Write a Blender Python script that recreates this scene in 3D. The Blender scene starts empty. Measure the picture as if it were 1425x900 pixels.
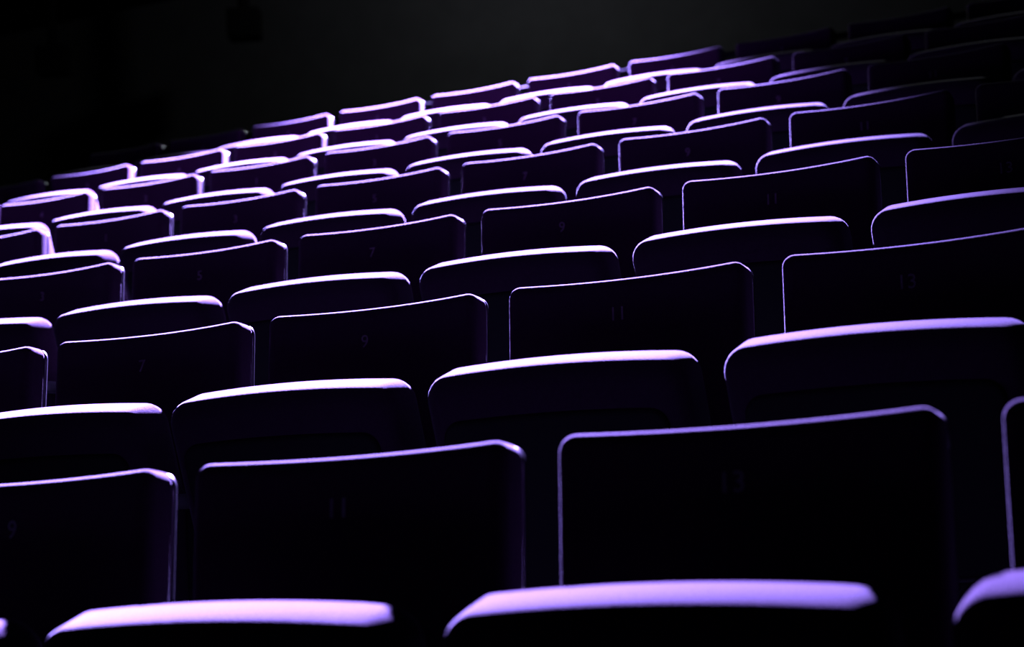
import bpy, bmesh, math
from mathutils import Vector, Matrix

SC = bpy.context.scene
COL = SC.collection

# ------------------------------------------------------------------ measures
SEAT_PITCH = 0.55
TOP = 0.95                                   # top of a backrest above its own step
ROW_X = [0.0, -0.039, -0.0423, -0.0815, -0.0895, -0.1153, -0.1519]
ROW_Y = [0.0, 1.1062, 2.1195, 3.1816, 4.1747, 5.2218, 6.2744]
ROW_Z = [0.0, 0.3444, 0.6936, 1.0515, 1.3937, 1.7421, 2.0972]

# ------------------------------------------------------------------ camera
def camera():
    f, yaw, pitch, roll = 2619.5, -0.4481, 0.1046, -0.06
    fwd = Vector((math.sin(yaw) * math.cos(pitch), math.cos(yaw) * math.cos(pitch), math.sin(pitch)))
    right = Vector((math.cos(yaw), -math.sin(yaw), 0))
    up = right.cross(fwd)
    r2 = right * math.cos(roll) + up * math.sin(roll)
    u2 = -right * math.sin(roll) + up * math.cos(roll)
    cd = bpy.data.cameras.new('camera')
    cd.sensor_width = 36.0
    cd.sensor_fit = 'HORIZONTAL'
    cd.lens = f * 36.0 / 1425.0
    cd.clip_start = 0.05
    cd.dof.use_dof = True
    cd.dof.focus_distance = 3.8
    cd.dof.aperture_fstop = 4.2
    o = bpy.data.objects.new('camera', cd)
    COL.objects.link(o)
    m = Matrix((r2, u2, -fwd)).transposed().to_4x4()
    m.translation = Vector((1.2889, -2.1564, -0.1072 + TOP))
    o.matrix_world = m
    SC.camera = o
camera()

# ------------------------------------------------------------------ world, lights, exposure
w = bpy.data.worlds.new('world')
w.use_nodes = True
w.node_tree.nodes['Background'].inputs[0].default_value = (0, 0, 0, 1)
w.node_tree.nodes['Background'].inputs[1].default_value = 0.0
SC.world = w

def spot(name, loc, az, el, half, blend, power, colour, radius):
    ld = bpy.data.lights.new(name, 'SPOT')
    ld.energy = power
    ld.color = colour
    ld.spot_size = 2 * math.radians(half)
    ld.spot_blend = blend
    ld.shadow_soft_size = radius
    o = bpy.data.objects.new(name, ld)
    az, el = math.radians(az), math.radians(el)
    d = Vector((math.sin(az) * math.cos(el), -math.cos(az) * math.cos(el), -math.sin(el)))
    o.rotation_euler = d.to_track_quat('-Z', 'Y').to_euler()
    o.location = loc
    COL.objects.link(o)
    return o
# the violet stage lantern hung above the gangway behind the last row
spot('violet_spotlight', (-3.2, 8.8, 5.45 + TOP), 4.6, 40.3, 21.6, 0.55, 1120000, (0.325, 0.225, 1.0), 0.05)
# added dim fill above the frame, for wall glow and rims outside the beam
ld = bpy.data.lights.new('added_fill_light', 'POINT')
ld.energy = 2200
ld.color = (0.82, 0.86, 1.0)
ld.shadow_soft_size = 0.12
lo = bpy.data.objects.new('added_fill_light', ld)
lo.location = (-6.2, 12.6, 6.85)
COL.objects.link(lo)

vs = SC.view_settings
vs.view_transform = 'Standard'
vs.look = 'None'
vs.exposure = 0.0
vs.gamma = 1.0
vs.use_curve_mapping = False

# ------------------------------------------------------------------ materials
def material(name, colour, rough, spec=0.5, metallic=0.0, noise=None, bump=None, sheen=0.0):
    m = bpy.data.materials.new(name)
    m.use_nodes = True
    nt = m.node_tree
    b = nt.nodes['Principled BSDF']
    b.inputs['Base Color'].default_value = (*colour, 1)
    b.inputs['Roughness'].default_value = rough
    b.inputs['Specular IOR Level'].default_value = spec
    b.inputs['Metallic'].default_value = metallic
    if sheen:
        b.inputs['Sheen Weight'].default_value = sheen
        b.inputs['Sheen Roughness'].default_value = 0.42
    tc = nt.nodes.new('ShaderNodeTexCoord')
    if noise:
        scale, lo_, hi_ = noise
        n = nt.nodes.new('ShaderNodeTexNoise')
        n.inputs['Scale'].default_value = scale
        n.inputs['Detail'].default_value = 6
        r = nt.nodes.new('ShaderNodeMapRange')
        r.inputs['From Min'].default_value = 0.3
        r.inputs['From Max'].default_value = 0.7
        r.inputs['To Min'].default_value = lo_
        r.inputs['To Max'].default_value = hi_
        mx = nt.nodes.new('ShaderNodeVectorMath')
        mx.operation = 'SCALE'
        mx.inputs[0].default_value = colour
        nt.links.new(tc.outputs['Object'], n.inputs['Vector'])
        nt.links.new(n.outputs['Fac'], r.inputs['Value'])
        nt.links.new(r.outputs['Result'], mx.inputs['Scale'])
        nt.links.new(mx.outputs[0], b.inputs['Base Color'])
    if bump:
        scale, strength, dist = bump
        n = nt.nodes.new('ShaderNodeTexNoise')
        n.inputs['Scale'].default_value = scale
        n.inputs['Detail'].default_value = 4
        bp = nt.nodes.new('ShaderNodeBump')
        bp.inputs['Strength'].default_value = strength
        bp.inputs['Distance'].default_value = dist
        nt.links.new(tc.outputs['Object'], n.inputs['Vector'])
        nt.links.new(n.outputs['Fac'], bp.inputs['Height'])
        nt.links.new(bp.outputs['Normal'], b.inputs['Normal'])
    return m

M = {
    'fabric': material('seat_fabric', (0.0125, 0.0054, 0.0112), 0.8, 0.0, noise=(140, 0.82, 1.1), bump=(420, 0.35, 0.002), sheen=0.07),
    'shell': material('black_gloss_plastic', (0.003, 0.003, 0.003), 0.25, 0.4),
    'pan': material('black_matt_plastic', (0.004, 0.004, 0.004), 0.8, 0.03, bump=(300, 0.2, 0.001)),
    'metal': material('black_powder_coat', (0.003, 0.003, 0.003), 0.8, 0.03, bump=(500, 0.15, 0.001)),
    'arm': material('black_armrest_plastic', (0.05, 0.05, 0.05), 0.6, 0.2),
    'thread': material('grey_thread', (0.06, 0.06, 0.058), 0.8, 0.2),
    'carpet': material('dark_carpet', (0.004, 0.004, 0.0045), 1.0, 0.0, noise=(30, 0.7, 1.3), bump=(260, 0.6, 0.004)),
    'wall': material('dark_wall_paint', (0.0016, 0.0016, 0.00155), 0.9, 0.0, noise=(3.0, 0.9, 1.08), bump=(60, 0.1, 0.002)),
    'ceiling': material('black_ceiling_paint', (0.0004, 0.0004, 0.0004), 0.95, 0.0, noise=(2.0, 0.85, 1.1)),
    'speaker': material('black_speaker_cabinet', (0.0002, 0.0002, 0.0002), 0.9, 0.0),
    'grille': material('black_speaker_grille', (0.00015, 0.00015, 0.00015), 0.9, 0.0, bump=(400, 0.6, 0.002)),
}

# ------------------------------------------------------------------ mesh helpers
def mesh_from(name, verts, faces, smooth=True, mat=None):
    me = bpy.data.meshes.new(name)
    me.from_pydata([tuple(v) for v in verts], [], faces)
    bm = bmesh.new()
    bm.from_mesh(me)
    bmesh.ops.recalc_face_normals(bm, faces=bm.faces)
    bm.to_mesh(me)
    bm.free()
    for p in me.polygons:
        p.use_smooth = smooth
    if mat:
        me.materials.append(mat)
    return me

def slab_mesh(name, width, length, thick, rc, er, mat, deform=None, nx=14, na=6, ne=5, er2=None):
    """A padded slab: outline in (x, v) with corner radius rc, thickness along w with edge radius er.
    v runs 0 (top) to -length; w runs 0 (front) to thick. deform(x, v, w) -> final point."""
    def chain(inset):
        hw, r = width / 2 - inset, max(rc - inset, 1e-4)
        top, bot = -inset, -length + inset
        out_t, out_b = [], []
        xs = []
        for i in range(na + 1):
            a = math.pi / 2 * i / na
            xs.append((-hw + r - r * math.cos(a), r - r * math.sin(a)))
        for i in range(1, nx):
            xs.append((-hw + r + (2 * hw - 2 * r) * i / nx, 0.0))
        for i in range(na + 1):
            a = math.pi / 2 * (1 - i / na)
            xs.append((hw - r + r * math.cos(a), r - r * math.sin(a)))
        for x, dz in xs:
            out_t.append((x, top - dz))
            out_b.append((x, bot + dz))
        return out_t, out_b
    layers = []
    for i in range(ne + 1):
        a = math.pi / 2 * i / ne
        layers.append((er * (1 - math.sin(a)), er * (1 - math.cos(a))))
    k2 = (er2 or er) / er
    layers += [(e * k2, thick - wv * k2) for e, wv in reversed(layers)]
    verts, rings = [], []
    for e, wv in layers:
        t, b = chain(e)
        loop = t + list(reversed(b))
        ids = []
        for x, v in loop:
            ids.append(len(verts))
            p = (x, v, wv)
            verts.append(deform(*p) if deform else p)
        rings.append(ids)
    n = len(rings[0])
    faces = []
    for k in range(len(rings) - 1):
        A, B = rings[k], rings[k + 1]
        for i in range(n):
            j = (i + 1) % n
            faces.append((A[i], A[j], B[j], B[i]))
    # caps: strips between the top and the bottom chain, with rows in between for bending
    for ring in (rings[0], rings[-1]):
        h = n // 2
        t = ring[:h]
        b = list(reversed(ring[h:]))
        for i in range(h - 1):
            faces.append((t[i], t[i + 1], b[i + 1], b[i]))
    return mesh_from(name, verts, faces, True, mat)

def box_mesh(name, x0, x1, y0, y1, z0, z1, mat, bevel=0.0, seg=3):
    bm = bmesh.new()
    bmesh.ops.create_cube(bm, size=1.0)
    for v in bm.verts:
        v.co = ((x0 + x1) / 2 + v.co.x * (x1 - x0), (y0 + y1) / 2 + v.co.y * (y1 - y0), (z0 + z1) / 2 + v.co.z * (z1 - z0))
    if bevel:
        bmesh.ops.bevel(bm, geom=bm.edges[:], offset=bevel, segments=seg, affect='EDGES', profile=0.5)
    me = bpy.data.meshes.new(name)
    bm.to_mesh(me)
    bm.free()
    if bevel:
        for p in me.polygons:
            p.use_smooth = True
    me.materials.append(mat)
    return me

def tube_mesh(name, pts, r, mat, n=12):
    """Round bar along a list of points (ends capped)."""
    verts, faces = [], []
    pts = [Vector(p) for p in pts]
    for i, p in enumerate(pts):
        a = pts[max(i - 1, 0)]
        b = pts[min(i + 1, len(pts) - 1)]
        d = (b - a).normalized()
        ref = Vector((0, 0, 1)) if abs(d.z) < 0.9 else Vector((0, 1, 0))
        u = d.cross(ref).normalized()
        v = d.cross(u)
        for k in range(n):
            t = 2 * math.pi * k / n
            verts.append(p + u * math.cos(t) * r + v * math.sin(t) * r)
    for i in range(len(pts) - 1):
        for k in range(n):
            j = (k + 1) % n
            faces.append((i * n + k, i * n + j, (i + 1) * n + j, (i + 1) * n + k))
    faces.append(tuple(range(n)))
    faces.append(tuple(range((len(pts) - 1) * n, len(pts) * n)))
    return mesh_from(name, verts, faces, True, mat)

def add(name, me, parent=None, loc=None, rot=None):
    o = bpy.data.objects.new(name, me)
    COL.objects.link(o)
    if parent:
        o.parent = parent
    if loc:
        o.location = loc
    if rot:
        o.rotation_euler = rot
    return o

def tag(o, label=None, cat=None, group=None, kind=None):
    if label:
        o['label'] = label
    if cat:
        o['category'] = cat
    if group:
        o['group'] = group
    if kind:
        o['kind'] = kind
    return o

# ------------------------------------------------------------------ the hall
X0, X1 = -14.5, 5.2
WALL_Y = 15.2
CEIL_Z = 7.0
def stepped_floor():
    verts, faces = [], []
    prof = [(-6.0, -0.36), (-0.78, -0.36), (-0.78, 0.0)]
    for r in range(1, 7):
        y = ROW_Y[r] - 0.78
        prof += [(y, ROW_Z[r - 1]), (y, ROW_Z[r])]
    prof += [(WALL_Y, ROW_Z[6])]
    prof += [(WALL_Y, ROW_Z[6] - 0.3), (-6.0, -0.66)]
    n = len(prof)
    for x in (X0, X1):
        for y, z in prof:
            verts.append((x, y, z))
    for i in range(n):
        j = (i + 1) % n
        faces.append((i, j, n + j, n + i))
    faces.append(tuple(range(n)))
    faces.append(tuple(range(n, 2 * n)))
    return mesh_from('floor', verts, faces, False, M['carpet'])
tag(add('floor', stepped_floor()), 'dark carpeted stepped floor under the seat rows', kind='structure')
tag(add('wall_back', box_mesh('wall_back', X0, X1, WALL_Y, WALL_Y + 0.2, ROW_Z[6] - 0.3, CEIL_Z, M['wall'])), 'plain dark grey back wall behind the last row', kind='structure')
tag(add('wall_left', box_mesh('wall_left', X0 - 0.2, X0, -6, WALL_Y + 0.2, -0.66, CEIL_Z, M['wall'])), 'dark side wall at the left of the rows', kind='structure')
tag(add('wall_right', box_mesh('wall_right', X1, X1 + 0.2, -6, WALL_Y + 0.2, -0.66, CEIL_Z, M['wall'])), 'dark side wall at the right of the rows', kind='structure')
tag(add('ceiling', box_mesh('ceiling', X0 - 0.2, X1 + 0.2, -6, WALL_Y + 0.2, CEIL_Z, CEIL_Z + 0.15, M['ceiling'])), 'black ceiling above the back wall', kind='structure')

# ------------------------------------------------------------------ the seats
RECLINE = math.radians(6.5)
LEAN = math.radians(17.0)
BW, BL, BT = 0.48, 0.56, 0.060
CW, CL, CT = 0.487, 0.41, 0.125

def back_point(x, v, w):
    k = (x / (BW / 2)) ** 2
    w = w + 0.022 * (1 - k)                                  # dished across the width
    v = v - 0.003 * (1 - k) * (1 if v > -0.2 else 0)
    ca, sa = math.cos(RECLINE), math.sin(RECLINE)
    return (x, w * ca + v * sa - 0.022, TOP + v * ca - w * sa)

def cushion_point(x, v, w):
    # w = 0 is the underside (faces the front when tipped up), w = CT the sitting side
    k = (x / (CW / 2)) ** 2
    v = v + (0.011 * (1 - k) - 0.018 * x) * (1 + v / CL)                   # slightly bowed front edge
    v = v - 0.008 * (2 * w / CT - 1) ** 2 * (1 + v / CL)     # and rounded across its thickness
    s, c = math.sin(LEAN), math.cos(LEAN)
    y0, z0 = -0.268, TOP - 0.170                             # rear upper edge of the tipped-up cushion
    up = Vector((0, -s, c))
    rear = Vector((0, c, s))
    p = Vector((x, y0, z0)) + up * v + rear * (w - CT)
    return tuple(p)

SEAT_MESH = {
    'backrest': slab_mesh('backrest', BW, BL, BT, 0.024, 0.023, M['fabric'], back_point, er2=0.006),
    'back_shell': slab_mesh('back_shell', BW - 0.001, BL + 0.02, 0.014, 0.024, 0.006, M['shell'],
                            lambda x, v, w: back_point(x, v - 0.001, w + BT - 0.001), ne=4),
    'seat_cushion': slab_mesh('seat_cushion', CW, CL, CT, 0.038, 0.034, M['fabric'], cushion_point, ne=6),
    'seat_pan': slab_mesh('seat_pan', CW - 0.07, CL - 0.09, 0.022, 0.03, 0.008, M['pan'],
                          lambda x, v, w: cushion_point(x, v - 0.07, w - 0.014), ne=3),
    'cross_bar': tube_mesh('cross_bar', [(-0.275, -0.115, 0.395), (0.244, -0.115, 0.395)], 0.017, M['metal'], 10),
    'standard': box_mesh('standard', -0.2915, -0.2585, -0.26, 0.02, 0.012, 0.565, M['metal'], 0.008, 2),
    'foot': box_mesh('foot', -0.301, -0.249, -0.31, 0.06, 0.0, 0.014, M['metal'], 0.004, 2),
    'armrest': box_mesh('armrest', -0.301, -0.249, -0.375, 0.015, 0.560, 0.588, M['arm'], 0.011, 4),
}
NUMBER_MESH = {}
def number_mesh(text):
    if text not in NUMBER_MESH:
        cu = bpy.data.curves.new('seat_number', 'FONT')
        cu.body = text
        cu.size = 0.037
        cu.align_x = 'CENTER'
        cu.align_y = 'CENTER'
        cu.extrude = 0.0006
        cu.resolution_u = 3
        ob = bpy.data.objects.new('tmp', cu)
        me = bpy.data.meshes.new_from_object(ob)
        me.materials.append(M['thread'])
        bpy.data.objects.remove(ob)
        NUMBER_MESH[text] = me
    return NUMBER_MESH[text]

ORD = ['', 'first', 'second', 'third', 'fourth', 'fifth', 'sixth', 'seventh', 'eighth', 'ninth', 'tenth', 'eleventh']
ROWNAME = ['', 'front row', 'second row', 'third row', 'fourth row', 'fifth row', 'sixth row', 'back row']
RANGE = {1: (-1, 2), 2: (-3, 1), 3: (-4, 1), 4: (-6, 1), 5: (-8, 1), 6: (-9, 0), 7: (-9, 0)}
UNLIT = {(4, 1), (5, 0), (5, 1), (6, 0), (6, -1), (7, 0), (7, -1), (7, -2), (7, -8), (7, -9), (6, -9)}
LEGIBLE = {(1, 0), (1, 1), (2, 0), (3, 0)}

def seat_number(j):
    return str(11 + 2 * j) if j >= -5 else str(2 * (-5 - j))

CUSHION_REST = [(0.004, 0.010, -0.010), (0, 0, 0), (0, 0, 0.002), (0, 0, 0.006), (0, 0, 0.009), (0, 0, 0.016), (0, 0, 0.014)]

def make_seat(r, j):
    lo_, hi_ = RANGE[r]
    i = j - lo_ + 1
    root = bpy.data.objects.new('theatre_seat', None)
    COL.objects.link(root)
    root.empty_display_size = 0.1
    root.location = (j * SEAT_PITCH + ROW_X[r - 1], ROW_Y[r - 1], ROW_Z[r - 1])
    place = 'leftmost' if j == lo_ else 'rightmost' if j == hi_ else ORD[i] + ' from left'
    if (r, j) in LEGIBLE:
        look = 'dark tip-up seat with violet-lit rim and faint number ' + seat_number(j)
    elif (r, j) in UNLIT:
        look = 'unlit dark tip-up theatre seat outside the violet beam'
    else:
        look = 'dark tip-up theatre seat with glowing violet rim'
    tag(root, '%s, %s, %s' % (look, ROWNAME[r], place), 'theatre seat', 'rows of tip-up theatre seats')
    for nm in ('backrest', 'back_shell', 'seat_cushion', 'seat_pan', 'cross_bar', 'standard', 'armrest', 'foot'):
        o = add(nm, SEAT_MESH[nm], root)
        if nm in ('seat_cushion', 'seat_pan'):
            o.location = CUSHION_REST[r - 1]                 # where the tipped-up cushions of a row come to rest
        if nm == 'backrest':
            p = back_point(-0.015, -0.072, 0.0)
            num = add('seat_number', number_mesh(seat_number(j)), o, (p[0], p[1] - 0.0008, p[2]), (math.pi / 2 - RECLINE, 0, 0))
            num['label'] = 'small grey seat number'
    return root

for r in range(1, 8):
    lo_, hi_ = RANGE[r]
    for j in range(lo_, hi_ + 1):
        make_seat(r, j)

# ------------------------------------------------------------------ rail behind the last row
rail = bpy.data.objects.new('guard_rail', None)
COL.objects.link(rail)
rail.location = (-2.4, ROW_Y[6] + 0.6, ROW_Z[6])
tag(rail, 'thin dark guard rail glimpsed between backrests of the back row', 'rail')
add('top_rail', tube_mesh('top_rail', [(-3.4, 0, 1.05), (3.4, 0, 1.05)], 0.018, M['metal'], 12), rail)
post_me = tube_mesh('post', [(0, 0, 0), (0, 0, 1.04)], 0.016, M['metal'], 10)
for k in range(5):
    add('post', post_me, rail, (-3.3 + 1.65 * k, 0, 0))

# ------------------------------------------------------------------ hanging loudspeakers
def speaker(x, y, z, rz, label):
    root = bpy.data.objects.new('loudspeaker', None)
    COL.objects.link(root)
    root.location = (x, y, z)
    root.rotation_euler = (0, 0, rz)
    tag(root, label, 'loudspeaker', 'loudspeakers hung before the back wall')
    add('cabinet', box_mesh('cabinet', -0.165, 0.165, -0.13, 0.13, -0.155, 0.155, M['speaker'], 0.008, 2), root)
    add('grille', box_mesh('grille', -0.15, 0.15, -0.138, -0.126, -0.14, 0.14, M['grille'], 0.004, 2), root)
    add('hanging_pole', tube_mesh('hanging_pole', [(0, 0, 0.15), (0, 0, CEIL_Z - z)], 0.06, M['speaker'], 10), root)
    return root

speaker(-9.36, 14.0, 6.15, 0.42, 'black loudspeaker hung before the back wall, nearer the picture centre')
speaker(-11.88, 14.0, 6.17, 0.42, 'black loudspeaker hung before the back wall, nearer the left edge')
